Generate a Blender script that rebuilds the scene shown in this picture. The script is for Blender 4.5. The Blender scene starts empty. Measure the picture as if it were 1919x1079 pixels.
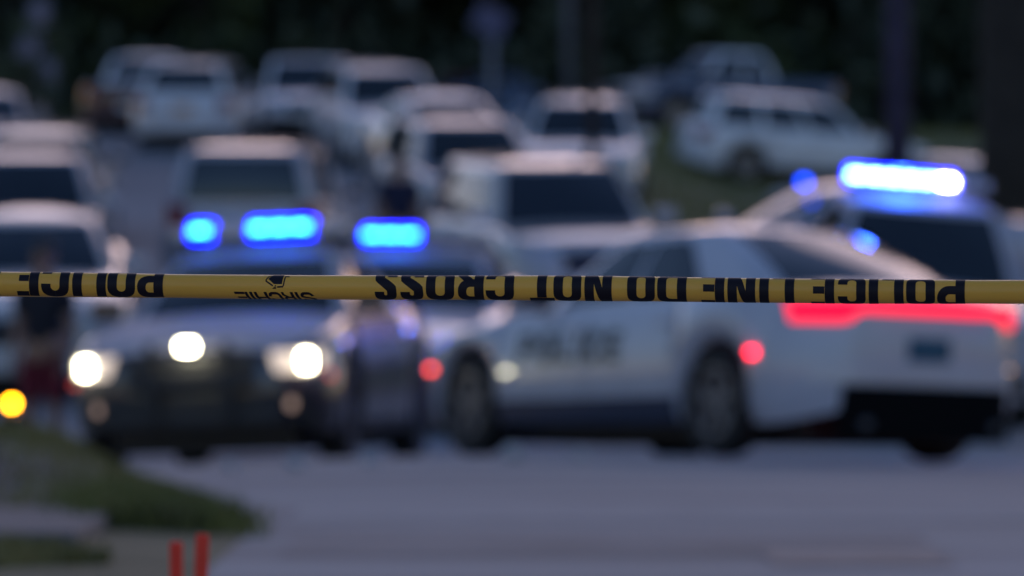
import bpy, bmesh, math, random
from mathutils import Vector, Matrix, Euler
R = math.radians
random.seed(7)
sc = bpy.context.scene
col = sc.collection

# ------------------------------------------------------------------ camera
CAM_Z = 1.05
FPX = 9894.0                       # focal length in photograph pixels (1919 wide)
cam_d = bpy.data.cameras.new('camera'); cam = bpy.data.objects.new('camera', cam_d); col.objects.link(cam)
cam.location = (0, 0, CAM_Z); cam.rotation_euler = (R(90), 0, 0)
cam_d.sensor_width = 36; cam_d.lens = 36 * FPX / 1919
cam_d.clip_start = 0.1; cam_d.clip_end = 1500
TAPE_Y = 6.5
cam_d.dof.use_dof = True; cam_d.dof.focus_distance = TAPE_Y - 0.012
cam_d.dof.aperture_fstop = cam_d.lens / 1000 / 0.0335
sc.camera = cam
# ------------------------------------------------------------------ sky, sun, exposure
SUN_EL, SUN_ROT = 3.0, 8.0
SKY_TINT = (1.24, .95, 1.0, 1)   # lavender dusk haze
w = bpy.data.worlds.new('World'); sc.world = w; w.use_nodes = True
nt = w.node_tree; bg = nt.nodes['Background']
sky = nt.nodes.new('ShaderNodeTexSky'); sky.sky_type = 'NISHITA'; sky.sun_disc = False
sky.sun_elevation = R(SUN_EL); sky.sun_rotation = R(SUN_ROT); sky.dust_density = 1.0; sky.ozone_density = 3.0
tint = nt.nodes.new('ShaderNodeMix'); tint.data_type = 'RGBA'; tint.blend_type = 'MULTIPLY'; tint.inputs['Factor'].default_value = 1
tint.inputs['B'].default_value = SKY_TINT
nt.links.new(sky.outputs[0], tint.inputs['A']); nt.links.new(tint.outputs['Result'], bg.inputs[0]); bg.inputs[1].default_value = 0.15
sd = bpy.data.lights.new('sun', 'SUN'); sd.energy = 0.14; sd.angle = R(40); sd.color = (1, .72, .68)
sun = bpy.data.objects.new('sun', sd); col.objects.link(sun)
az = R(SUN_ROT)                                        # sky rotation runs clockwise from +Y
sdir = Vector((math.sin(az) * math.cos(R(SUN_EL + 14)), math.cos(az) * math.cos(R(SUN_EL + 14)), math.sin(R(SUN_EL + 14))))
sun.rotation_euler = sdir.to_track_quat('Z', 'Y').to_euler()
sc.view_settings.view_transform = 'Standard'; sc.view_settings.look = 'None'
sc.view_settings.exposure = 1.58; sc.view_settings.gamma = 1.0
sc.cycles.use_denoising = True; sc.cycles.sample_clamp_indirect = 3.0; sc.cycles.max_bounces = 6

# ------------------------------------------------------------------ materials
MATS = {}
def mat(name, color, rough=.6, metal=0., spec=.5, coat=0., emit=None, strength=0., var=0., vscale=8., bump=0., trans=0., stretch=None, col2=None):
    if name in MATS: return MATS[name]
    m = bpy.data.materials.new(name); m.use_nodes = True
    t = m.node_tree; b = t.nodes['Principled BSDF']
    b.inputs['Base Color'].default_value = (*color, 1); b.inputs['Roughness'].default_value = rough
    b.inputs['Metallic'].default_value = metal; b.inputs['Specular IOR Level'].default_value = spec
    b.inputs['Coat Weight'].default_value = coat; b.inputs['Coat Roughness'].default_value = .05
    if trans: b.inputs['Subsurface Weight'].default_value = trans; b.inputs['Subsurface Radius'].default_value = (.004, .003, .001)
    if emit:
        b.inputs['Emission Color'].default_value = (*emit, 1); b.inputs['Emission Strength'].default_value = strength
    if var or bump:
        tc = t.nodes.new('ShaderNodeTexCoord'); mp = t.nodes.new('ShaderNodeMapping')
        t.links.new(tc.outputs['Object'], mp.inputs[0])
        if stretch: mp.inputs['Scale'].default_value = stretch
        n = t.nodes.new('ShaderNodeTexNoise'); n.inputs['Scale'].default_value = vscale; n.inputs['Detail'].default_value = 6
        t.links.new(mp.outputs[0], n.inputs['Vector'])
        if var:
            r = t.nodes.new('ShaderNodeValToRGB')
            c2 = col2 or color
            r.color_ramp.elements[0].position = .3; r.color_ramp.elements[1].position = .7
            r.color_ramp.elements[0].color = (*[c * (1 - var) for c in color], 1)
            r.color_ramp.elements[1].color = (*[min(1, c * (1 + (0 if col2 else var))) for c in c2], 1)
            t.links.new(n.outputs['Fac'], r.inputs[0]); t.links.new(r.outputs[0], b.inputs['Base Color'])
        if bump:
            bp = t.nodes.new('ShaderNodeBump'); bp.inputs['Strength'].default_value = bump; bp.inputs['Distance'].default_value = .02
            t.links.new(n.outputs['Fac'], bp.inputs['Height']); t.links.new(bp.outputs[0], b.inputs['Normal'])
    MATS[name] = m
    return m
def paint(name, c, rough=.28): return mat('paint_' + name, c, rough=rough, coat=1.0, var=.06, vscale=2.5)
WHITE = paint('white', (.49, .48, .54)); OFFW = paint('off_white', (.45, .43, .47)); SILVER = paint('silver', (.42, .42, .45), .3)
PEARL = paint('pale_gold', (.5, .46, .43)); BLACK = paint('black', (.012, .012, .018), .12); NAVY = paint('navy', (.012, .016, .045), .2)
DARKNOSE = paint('dark_plum', (.1, .085, .13), .35); GREY = paint('grey', (.2, .2, .22)); DBLUE = paint('dark_blue', (.03, .05, .11)); MAROON = paint('plum', (.05, .018, .03))
BLUECAR = paint('blue_grey', (.1, .17, .28)); REDCAR = paint('red', (.22, .03, .05))
LIFTED_WHITE = paint('lifted_white', (.8, .78, .8)); LIFTED_CREAM = paint('lifted_cream', (.72, .68, .68))  # whites raised in colour to offset tree shade on the far cars
GLASS = mat('window_glass', (.012, .018, .026), rough=.04, spec=.6)
RUBBER = mat('rubber', (.015, .015, .016), rough=.85, var=.2); TRIM = mat('black_plastic', (.014, .014, .017), rough=.55, var=.2)
ALLOY = mat('alloy', (.45, .46, .5), rough=.35, metal=.8); STEEL = mat('dark_steel', (.08, .08, .09), rough=.45, metal=.6)
LENS = mat('clear_lens', (.5, .5, .54), rough=.12, coat=1); REDLENS = mat('red_lens', (.25, .012, .02), rough=.15, coat=1)
AMBERLENS = mat('amber_lens', (.6, .2, .03), rough=.2, coat=1)
PLATE = mat('plate_white', (.6, .6, .6), rough=.5); PLATE_TEAL = mat('plate_teal', (.02, .09, .15), rough=.5); PLATE_OR = mat('plate_orange', (.62, .3, .1), rough=.5)
L_HEAD = mat('lit_headlamp', (1, 1, 1), emit=(1, .92, .6), strength=17)
L_BLUE = mat('lit_blue', (.05, .2, 1), emit=(.03, .4, 1), strength=6.5)
L_BLUE2 = mat('lit_blue_bright', (.05, .2, 1), emit=(.16, .45, 1), strength=12)
L_WHITE = mat('lit_white', (1, 1, 1), emit=(1, .97, 1), strength=18)
L_BLENS = mat('glowing_blue_lens', (.0, .01, .2), rough=.4, emit=(.0, .002, 1), strength=7.0)
L_BLED = mat('lit_blue_led', (.05, .2, 1), emit=(.0, .05, 1), strength=4.0)
L_TAIL = mat('lit_tail', (.4, .01, .03), emit=(1, .0, .03), strength=.62)
L_RED = mat('lit_red_marker', (.4, .02, .02), emit=(1, .005, .03), strength=6)
L_REDO = mat('lit_orange_marker', (.4, .05, .02), emit=(1, .06, .03), strength=3)
L_AMBER = mat('lit_amber', (.6, .2, .02), emit=(1, .33, .003), strength=11)
LETTER = mat('police_lettering', (.03, .045, .05), rough=.4)

# ------------------------------------------------------------------ helpers
def tag(o, label=None, cat=None, group=None, kind=None):
    if label: o['label'] = label
    if cat: o['category'] = cat
    if group: o['group'] = group
    if kind: o['kind'] = kind
    return o
def empty(name, loc, rot=(0, 0, 0)):
    o = bpy.data.objects.new(name, None); o.empty_display_size = .2; o.location = loc; o.rotation_euler = rot; col.objects.link(o); return o
def link(name, me, m, parent=None, smooth=True):
    o = bpy.data.objects.new(name, me); col.objects.link(o)
    if m and not me.materials: me.materials.append(m)
    if smooth:
        for p in me.polygons: p.use_smooth = True
    if parent: o.parent = parent
    return o
def fromdata(name, vs, fs, m, parent=None, smooth=True, recalc=False):
    me = bpy.data.meshes.new(name); me.from_pydata([tuple(v) for v in vs], [], fs); me.update()
    if recalc:
        bm = bmesh.new(); bm.from_mesh(me); bmesh.ops.remove_doubles(bm, verts=bm.verts, dist=1e-5); bmesh.ops.recalc_face_normals(bm, faces=bm.faces); bm.to_mesh(me); bm.free()
    return link(name, me, m, parent, smooth)
def grid(vs, fs, rows):
    """append a quad grid given rows of points"""
    b = len(vs); n = len(rows[0])
    for r in rows: vs.extend(r)
    for i in range(len(rows) - 1):
        for j in range(n - 1):
            a = b + i * n + j; fs.append((a, a + 1, a + n + 1, a + n))
def box_bm(bm, c, d, bev=0., rot=None, seg=2):
    r = bmesh.ops.create_cube(bm, size=1); vs = r['verts']
    M = Matrix.Translation(Vector(c)) @ (rot.to_matrix().to_4x4() if rot else Matrix()) @ Matrix.Diagonal((*d, 1))
    bmesh.ops.transform(bm, matrix=M, verts=vs)
    if bev:
        es = list({e for v in vs for e in v.link_edges})
        bmesh.ops.bevel(bm, geom=es, offset=min(bev, min(d) * .45), segments=seg, profile=.6, affect='EDGES', clamp_overlap=True)
def box(name, c, d, m, parent, bev=.01, rot=None):
    bm = bmesh.new(); box_bm(bm, c, d, bev, rot)
    me = bpy.data.meshes.new(name); bm.to_mesh(me); bm.free(); return link(name, me, m, parent, smooth=False)
def tube_data(pts, rad, n=8, caps=True):
    vs, fs = [], []; pts = [Vector(p) for p in pts]
    if not isinstance(rad, (list, tuple)): rad = [rad] * len(pts)
    prev = None
    for i, p in enumerate(pts):
        d = (pts[min(i + 1, len(pts) - 1)] - pts[max(i - 1, 0)]).normalized()
        a = d.cross(Vector((0, 0, 1)) if abs(d.z) < .9 else Vector((1, 0, 0))).normalized()
        if prev is not None and a.dot(prev) < 0: a = -a
        prev = a; b = d.cross(a)
        for k in range(n):
            t = 2 * math.pi * k / n; vs.append(p + (a * math.cos(t) + b * math.sin(t)) * rad[i])
    for i in range(len(pts) - 1):
        for k in range(n):
            fs.append((i * n + k, i * n + (k + 1) % n, (i + 1) * n + (k + 1) % n, (i + 1) * n + k))
    if caps: fs.append(tuple(range(n))[::-1]); fs.append(tuple(range((len(pts) - 1) * n, len(pts) * n)))
    return vs, fs
def tube(name, pts, rad, m, parent, n=8):
    vs, fs = tube_data(pts, rad, n); return fromdata(name, vs, fs, m, parent)
def lerp(a, b, t): return a + (b - a) * t
def interp(k, x):
    if x <= k[0][0]: return k[0][1]
    for (x0, y0), (x1, y1) in zip(k, k[1:]):
        if x <= x1:
            t = (x - x0) / (x1 - x0); t = t * t * (3 - 2 * t) * .5 + t * .5
            return lerp(y0, y1, t)
    return k[-1][1]
def sstep(a, b, x):
    t = max(0, min(1, (x - a) / (b - a))); return t * t * (3 - 2 * t)

# ------------------------------------------------------------------ terrain
PROF = [(0, 0), (31.5, 0), (34, -.03), (37.5, -.17), (42, -.3), (48, .0), (56, .6), (68, 1.2), (84, 2.45), (98, 3.7), (110, 4.3), (126, 4.7), (150, 5.2), (200, 6), (900, 7)]
def pchip(x):
    for i in range(len(PROF) - 1):
        x0, y0 = PROF[i]; x1, y1 = PROF[i + 1]
        if x <= x1:
            def sl(j):
                if j <= 0 or j >= len(PROF) - 1: return 0
                return (PROF[j + 1][1] - PROF[j - 1][1]) / (PROF[j + 1][0] - PROF[j - 1][0])
            h = x1 - x0; t = (x - x0) / h; m0, m1 = sl(i) * h, sl(i + 1) * h
            if i <= 1: m0 = 0
            return (2*t**3 - 3*t*t + 1)*y0 + (t**3 - 2*t*t + t)*m0 + (-2*t**3 + 3*t*t)*y1 + (t**3 - t*t)*m1
    return PROF[-1][1]
def edge_x(Y):                      # left edge of the foreground road
    return interp([(0, -1.0), (20, -1.2), (22.5, -1.15), (26, -1.55), (32, -2.4), (36, -4.2), (42, -7)], Y)
def T(X, Y):
    z = pchip(Y)
    z -= .011 * (X - .4) ** 2 * sstep(22, 33, Y) * (1 - sstep(36, 46, Y)) * (1 if abs(X) < 6 else 0) if abs(X) < 6 else .011 * 31 * sstep(22, 33, Y) * (1 - sstep(36, 46, Y))
    z -= (.66 * sstep(1.6, 4.4, X) + .07 * max(0, min(X, 12) - 4)) * sstep(58, 92, Y) * (1 - .9 * sstep(102, 113, Y))
    d = edge_x(Y) - X
    if d > 0 and Y < 46:            # verge bank on the left
        z += (.30 * sstep(.08, .8, d) * sstep(24.0, 27.5, Y) + .03 * sstep(0, .2, d)) * (1 - sstep(30, 35, Y))
        if Y < 24.5: z += .02 * sstep(.2, .6, d)
    return z
def sheet(name, m, f_in, xs, ys, dz=0.):
    vs, fs = [], []; idx = {}
    def v(i, j):
        if (i, j) not in idx: idx[(i, j)] = len(vs); vs.append((xs[i], ys[j], T(xs[i], ys[j]) + dz))
        return idx[(i, j)]
    for i in range(len(xs) - 1):
        for j in range(len(ys) - 1):
            if f_in is None or f_in((xs[i] + xs[i + 1]) / 2, (ys[j] + ys[j + 1]) / 2):
                fs.append((v(i, j), v(i + 1, j), v(i + 1, j + 1), v(i, j + 1)))
    o = fromdata(name, vs, fs, m); o['kind'] = 'structure'; return o
def frange(a, b, s):
    n = max(1, round((b - a) / s)); return [a + (b - a) * i / n for i in range(n + 1)]
EARTH = mat('grassy_earth', (.135, .13, .045), rough=.95, var=.4, vscale=1.3, bump=.4, col2=(.2, .17, .09))
ASPH = mat('asphalt', (.275, .262, .262), rough=.85, var=.3, vscale=.8, bump=.15, stretch=(.25, 1, 1))
ASPH2 = mat('worn_asphalt', (.2, .2, .22), rough=.85, var=.2, vscale=.6, bump=.15)
CONC = mat('concrete', (.16, .14, .135), rough=.9, var=.2, vscale=4, bump=.2)
DIRT = mat('bare_soil', (.13, .105, .095), rough=.95, var=.35, vscale=3, bump=.4)
gx = [-400, -120, -60, -30, -20] + frange(-14, 14, .35) + [20, 30, 60, 120, 400]
gy = [-30, -5] + frange(4, 60, .4) + frange(61.5, 150, 1.5) + [170, 200, 300, 500, 900]
sheet('ground', EARTH, None, gx, gy)
# foreground road: rows follow the curved left edge
vs, fs = [], []; rows = []
for Y in frange(3, 47, .3):
    e = edge_x(Y); xr = 9.0
    rows.append([(lerp(e, xr, t / 40), Y, T(lerp(e, xr, t / 40), Y) + .006) for t in range(41)])
grid(vs, fs, rows); o = fromdata('road', vs, fs, ASPH); o['kind'] = 'structure'
vs, fs = [], []; rows = []
for Y in frange(47.0, 128, 1.0):
    a = -12.5; b = 1.75 + .3 * math.sin(Y * .05)
    rows.append([(lerp(a, b, t / 30), Y, T(lerp(a, b, t / 30), Y) + .006) for t in range(31)])
grid(vs, fs, rows); o = fromdata('hill_road', vs, fs, ASPH2); o['kind'] = 'structure'
def strip(name, m, x0, x1, y0, y1, dz, n=10, skew=0.):
    vs, fs = [], []
    grid(vs, fs, [[(lerp(x0, x1, t / n), lerp(y0, y1, s / 6) + skew * t / n, T(lerp(x0, x1, t / n), lerp(y0, y1, s / 6)) + dz) for t in range(n + 1)] for s in range(7)])
    o = fromdata(name, vs, fs, m); o['kind'] = 'structure'; return o
strip('repaired_road_strip', mat('asphalt_patch', (.32, .305, .305), rough=.85, var=.15, vscale=2), -1.0, 6.5, 23.4, 25.0, .010, 20, .35)
strip('dark_road_patch', mat('dark_patch', (.215, .2, .2), rough=.85, var=.2, vscale=1.5), -.9, 1.7, 20.4, 22.0, .010, 14, .2)
strip('faded_road_marking', mat('faded_paint', (.27, .225, .21), rough=.8, var=.3, vscale=5), .98, 1.66, 19.75, 20.75, .014)
# raised concrete walk in slabs and bare soil behind it
walk = empty('concrete_walk', (-2.4, 21.5, .03)); walk['kind'] = 'structure'
for i in range(4):
    x1 = -1.68 - i * .95
    bm = bmesh.new(); box_bm(bm, (x1 - .465 + 2.4, 0, .015), (.93, 2.3, .13), .02)
    me = bpy.data.meshes.new('slab'); bm.to_mesh(me); bm.free(); link('slab', me, CONC, walk, smooth=False)
vs, fs = [], []
grid(vs, fs, [[(-5.5 + 3.55 * t / 14 - .25 * abs(math.sin(s)) , 22.75 + 4.2 * s / 8, T(-5.5 + 3.55 * t / 14, 22.75 + 4.2 * s / 8) + .012) for t in range(15)] for s in range(9)])
o = fromdata('bare_soil', vs, fs, DIRT); o['kind'] = 'structure'

# grass blades (stuff)
def grass(name, label, spots, h, m):
    vs, fs = [], []
    for (x, y) in spots:
        z = T(x, y); a = random.uniform(0, math.pi); hh = h * random.uniform(.5, 1.3); wd = random.uniform(.006, .013)
        dx, dy = math.cos(a) * wd, math.sin(a) * wd; lx, ly = random.gauss(0, .35) * hh, random.gauss(0, .35) * hh
        b = len(vs)
        vs += [(x - dx, y - dy, z - .01), (x + dx, y + dy, z - .01), (x + dx * .6 + lx * .4, y + dy * .6 + ly * .4, z + hh * .6), (x - dx * .6 + lx * .4, y - dy * .6 + ly * .4, z + hh * .6), (x + lx, y + ly, z + hh)]
        fs += [(b, b + 1, b + 2, b + 3), (b + 3, b + 2, b + 4)]
    o = fromdata(name, vs, fs, m, smooth=False); tag(o, label, 'grass', kind='stuff')
GRASS = mat('grass_blade', (.25, .215, .06), rough=.8, var=.4, vscale=2, col2=(.34, .27, .1))
sp = []
while len(sp) < 26000:
    Y = random.uniform(22.8, 34); X = edge_x(Y) - abs(random.gauss(0, 1.2)) - .02
    if X > -5 and not (22.7 < Y < 27.0 and X < -2.0 and random.random() < .85): sp.append((X, Y))
grass('verge_grass', 'green grass covering the low bank beside the road', sp, .055, GRASS)
sp = []
while len(sp) < 5000:                # clump hanging over the road edge at the end of the walk
    a = random.gauss(0, 1); Y = 23.0 + random.gauss(0, .8); X = edge_x(Y) - .36 + random.gauss(0, .16)
    if Y > 21.9: sp.append((X, Y))
grass('grass_clump', 'dark overgrown grass clump spilling over the road edge by the walk', sp, .11, mat('dark_grass', (.15, .145, .03), rough=.7, var=.4, vscale=3))
sp = [(random.uniform(-2.6, -1.25), random.uniform(18.6, 20.2)) for _ in range(5000)]
sp = [(x, y) for x, y in sp if x < -1.72 + .25 * math.sin(y * 3)]
grass('near_grass', 'sparse short grass in front of the concrete walk', sp, .06, GRASS)
sp = []
while len(sp) < 32000:
    Y = random.uniform(50, 118); X = random.uniform(1.9, 12)
    sp.append((X, Y))
grass('hillside_grass', 'mown grass covering the slope right of the hill road', sp, .16, mat('hill_grass', (.19, .19, .05), rough=.8, var=.4, vscale=.6))

# ------------------------------------------------------------------ lettering by strokes
def resample(p, step, closed=False):
    out = []; q = p + [p[0]] if closed else p
    for a, b in zip(q, q[1:]):
        L = math.hypot(b[0] - a[0], b[1] - a[1]); n = max(1, math.ceil(L / step))
        for i in range(n): out.append((lerp(a[0], b[0], i / n), lerp(a[1], b[1], i / n)))
    if not closed: out.append(q[-1])
    return out
def arc(cx, cy, rx, ry, a0, a1, n=14):
    return [(cx + rx * math.cos(R(lerp(a0, a1, i / n))), cy + ry * math.sin(R(lerp(a0, a1, i / n)))) for i in range(n + 1)]
def letter(ch, wd, H, t, th=None):
    """list of (polyline, thickness, closed) inside a box wd x H; t stroke, th thickness of horizontal strokes"""
    th = th or t * .8
    h = t / 2; g = th / 2; w_ = wd; S = []
    rnd = min(w_ / 2 - h, H * .22)
    if ch == 'I': S = [([(w_ / 2, 0), (w_ / 2, H)], t)]
    elif ch == 'L': S = [([(h, 0), (h, H)], t), ([(t + .0004, g), (w_, g)], th)]
    elif ch == 'E': S = [([(h, 0), (h, H)], t)] + [([(t + .0004, y), (w_ * (1 if y != H / 2 else .9), y)], th) for y in (g, H / 2, H - g)]
    elif ch == 'T': S = [([(0, H - g), (w_, H - g)], th), ([(w_ / 2, 0), (w_ / 2, H - th - .0004)], t)]
    elif ch == 'N': S = [([(h, 0), (h, H)], t), ([(w_ - h, 0), (w_ - h, H)], t), ([(t * .75, H), (w_ - t * .75, 0)], t * .72)]
    elif ch == 'O': S = [(arc(w_ - h - rnd, H - g - rnd, rnd, rnd, 0, 90, 6) + arc(h + rnd, H - g - rnd, rnd, rnd, 90, 180, 6) + arc(h + rnd, g + rnd, rnd, rnd, 180, 270, 6) + arc(w_ - h - rnd, g + rnd, rnd, rnd, 270, 360, 6), t, True)]
    elif ch == 'D': S = [([(h, 0), (h, H)], t), ([(t, H - g)] + arc(w_ - h - rnd, H - g - rnd, rnd, rnd, 90, 0, 6) + arc(w_ - h - rnd, g + rnd, rnd, rnd, 0, -90, 6) + [(t, g)], t * .95)]
    elif ch == 'C': S = [([(w_ - h, H * .64)] + arc(w_ - h - rnd, H - g - rnd, rnd, rnd, 0, 90, 6) + arc(h + rnd, H - g - rnd, rnd, rnd, 90, 180, 6) + arc(h + rnd, g + rnd, rnd, rnd, 180, 270, 6) + arc(w_ - h - rnd, g + rnd, rnd, rnd, 270, 360, 6) + [(w_ - h, H * .36)], t)]
    elif ch in 'PR':
        r2 = min(rnd, H * .2)
        S = [([(h, 0), (h, H)], t), ([(t, H - g)] + arc(w_ - h - r2, H - g - r2, r2, r2, 90, 0, 6) + arc(w_ - h - r2, H * .46 + r2, r2, r2, 0, -90, 6) + [(t, H * .46)], t * .9)]
        if ch == 'R': S.append(([(w_ * .55, H * .42), (w_ - h * .9, H * .2), (w_ - h * .8, 0)], t * .9))
    elif ch == 'S':
        S = [([(w_ - h, H * .7)] + arc(w_ - h - rnd, H - g - rnd, rnd, rnd, 0, 90, 5) + arc(h + rnd, H - g - rnd, rnd, rnd, 90, 180, 5) + [(h * 1.05, H * .62), (w_ / 2, H * .5), (w_ - h * 1.05, H * .38)] + arc(w_ - h - rnd, g + rnd, rnd, rnd, 360, 270, 5) + arc(h + rnd, g + rnd, rnd, rnd, 270, 180, 5) + [(h, H * .3)], t)]
    elif ch == 'H': S = [([(h, 0), (h, H)], t), ([(w_ - h, 0), (w_ - h, H)], t), ([(t + .0003, H / 2), (w_ - t - .0003, H / 2)], th)]
    return [(s if len(s) == 3 else (*s, False)) for s in S]
def stroke_grid(vs, fs, pts, t, closed, step, nc, fmap):
    p = resample(pts, step, closed); n = len(p)
    b0 = len(vs)
    for i in range(n):
        a = p[(i - 1) % n] if (closed or i > 0) else p[i]; c = p[(i + 1) % n] if (closed or i < n - 1) else p[i]
        dx, dy = c[0] - a[0], c[1] - a[1]; L = math.hypot(dx, dy) or 1; nx, ny = -dy / L, dx / L
        for k in range(nc + 1):
            q = (k / nc - .5) * t; vs.append(fmap(p[i][0] + nx * q, p[i][1] + ny * q))
    for i in range(n if closed else n - 1):
        for k in range(nc):
            a = b0 + i * (nc + 1) + k; b = b0 + ((i + 1) % n) * (nc + 1) + k
            fs.append((a, a + 1, b + 1, b))

# ------------------------------------------------------------------ barrier tape (in focus)
TR = .0155; TD = TAPE_Y
def tape_z(X): return CAM_Z - (X * .00735 + (540.2 - 539.5) * 6.49 / FPX) + .0006 * math.sin(X * 9 + 1)
def tape_r(X): return TR * (1 + .018 * math.sin(X * 7 + .6) + .012 * math.sin(X * 19) + .006 * math.sin(X * 53 + 2 * math.sin(X * 11)))
def tape_pt(X, phi, off=0.):
    r = tape_r(X) + off
    return (X + .0022 * (1 - math.cos(phi)), TD - r * .92 * math.cos(phi), tape_z(X) + r * math.sin(phi) * (1 + .03 * math.cos(2 * phi)))
TAPE = mat('yellow_film', (.92, .45, .065), rough=.42, spec=.3, coat=.12, var=.07, vscale=3, stretch=(1, 1, 6), trans=.15)
INK = mat('black_ink', (.014, .009, .014), rough=.55, spec=.2)
TX0, TX1 = -1.5, 1.5
vs, fs = [], []; XS = frange(TX0, TX1, .012); PH = [R(a) for a in frange(-128, 152, 3.5)]
grid(vs, fs, [[tape_pt(x, p) for p in PH] + [tape_pt(x, p, -.0005) for p in reversed(PH)] + [tape_pt(x, PH[0])] for x in XS])
tape = fromdata('barrier_tape', vs, fs, TAPE)
tag(tape, 'yellow plastic police barrier tape with black upside-down lettering stretched across the road', 'barrier tape')
def px2x(p): return (p - 959.5) * (TAPE_Y - .014) / FPX
def s_off(X): return lerp(.0084, .0013, (X - px2x(40)) / (px2x(1540) - px2x(40)))
def tape_word(chars, H=.051, t=.0116):
    vs, fs = [], []
    for ch, a, b in chars:
        xa, xb = px2x(a), px2x(b); wd = xb - xa; xc = (xa + xb) / 2
        def fmap(u, v):
            X = xc - (u - wd / 2); return tape_pt(X, (s_off(X) - (v - H / 2)) / TR, .00022)
        for pts, tt, cl in letter(ch, wd, H, t, .0088): stroke_grid(vs, fs, pts, tt, cl, .0018, 6, fmap)
    return fromdata('printed_word', vs, fs, INK, tape)
tape_word([('P', 1755, 1808), ('O', 1698, 1752), ('L', 1652, 1693), ('I', 1625, 1648), ('C', 1570, 1622), ('E', 1519, 1563)])
tape_word([('L', 1447, 1488), ('I', 1420, 1443), ('N', 1363, 1415), ('E', 1313, 1357)])
tape_word([('D', 1231, 1286), ('O', 1175, 1227)])
tape_word([('N', 1095, 1146), ('O', 1037, 1089), ('T', 992, 1038)])
tape_word([('C', 910, 963), ('R', 857, 906), ('O', 798, 851), ('S', 750, 793), ('S', 702, 743)])
tape_word([('P', 256, 305), ('O', 201, 253), ('L', 157, 198), ('I', 132, 156), ('C', 77, 129), ('E', 31, 72)])
tape_word([('L', -44, -2), ('I', -72, -49), ('N', -128, -77), ('E', -178, -134)])
tape_word([('S', 2004, 2047), ('S', 1956, 1999)])
def logo_word():
    vs, fs = [], []; x = px2x(594); H = .019
    for ch, wpx in zip('SIRCHIE', (25, 9, 22, 24, 24, 9, 25)):
        wd = wpx * 6.486 / FPX; x1 = x
        def fmap(u, v):
            X = x1 - u + (v - H) * .32; return tape_pt(X, (-.0245 - .0005 - (v - H)) / TR, .00022)
        for pts, tt, cl in letter(ch, wd, H, .0036, .0034): stroke_grid(vs, fs, pts, tt, cl, .0015, 3, fmap)
        x -= wd + .0010
    return fromdata('printed_logo_word', vs, fs, INK, tape)
logo_word()
def emblem():
    vs, fs = [], []
    def m(u, v):                     # photograph-like sheet units: u along, v down (mm scale)
        X = px2x(400 + u / 8); return tape_pt(X, (.0205 - (v - 165) * .0000962) / TR, .00022)
    def line(p, t):
        stroke_grid(vs, fs, p, t, False, 10, 2, m)
    line([(845, 180), (785, 275), (785, 300), (890, 362)], 20); line([(1070, 200), (1050, 350), (1035, 372), (955, 376)], 20)
    line([(1075, 215), (1125, 215)], 26); line([(885, 395), (940, 395)], 10); line([(900, 380), (940, 380)], 14); line([(918, 362), (940, 362)], 14)
    rows = []
    for i in range(13):
        v = lerp(165, 340, i / 12); a = lerp(880, 815, min(1, i / 7)) if i < 8 else lerp(815, 905, (i - 7) / 5); b = lerp(1045, 1025, i / 12)
        rows.append([m(lerp(a, b, k / 8), v) for k in range(9)])
    grid(vs, fs, rows); return fromdata('printed_emblem', vs, fs, INK, tape)
emblem()
WOOD = mat('stake_wood', (.28, .19, .11), rough=.8, var=.3, vscale=12, bump=.3)
for X, txt in ((-1.53, 'weathered wooden stake holding the tape end on the grassy side'), (1.53, 'weathered wooden stake holding the tape end on the road side')):
    bm = bmesh.new(); box_bm(bm, (0, 0, .66), (.055, .055, 1.4), .006)
    for v in bm.verts:
        if v.co.z < 0: v.co.x *= .4; v.co.y *= .4
    me = bpy.data.meshes.new('wooden_stake'); bm.to_mesh(me); bm.free()
    o = link('wooden_stake', me, WOOD, None, False); o.location = (X, TAPE_Y, T(X, TAPE_Y)); tag(o, txt, 'stake', 'stakes holding the tape')

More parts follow.
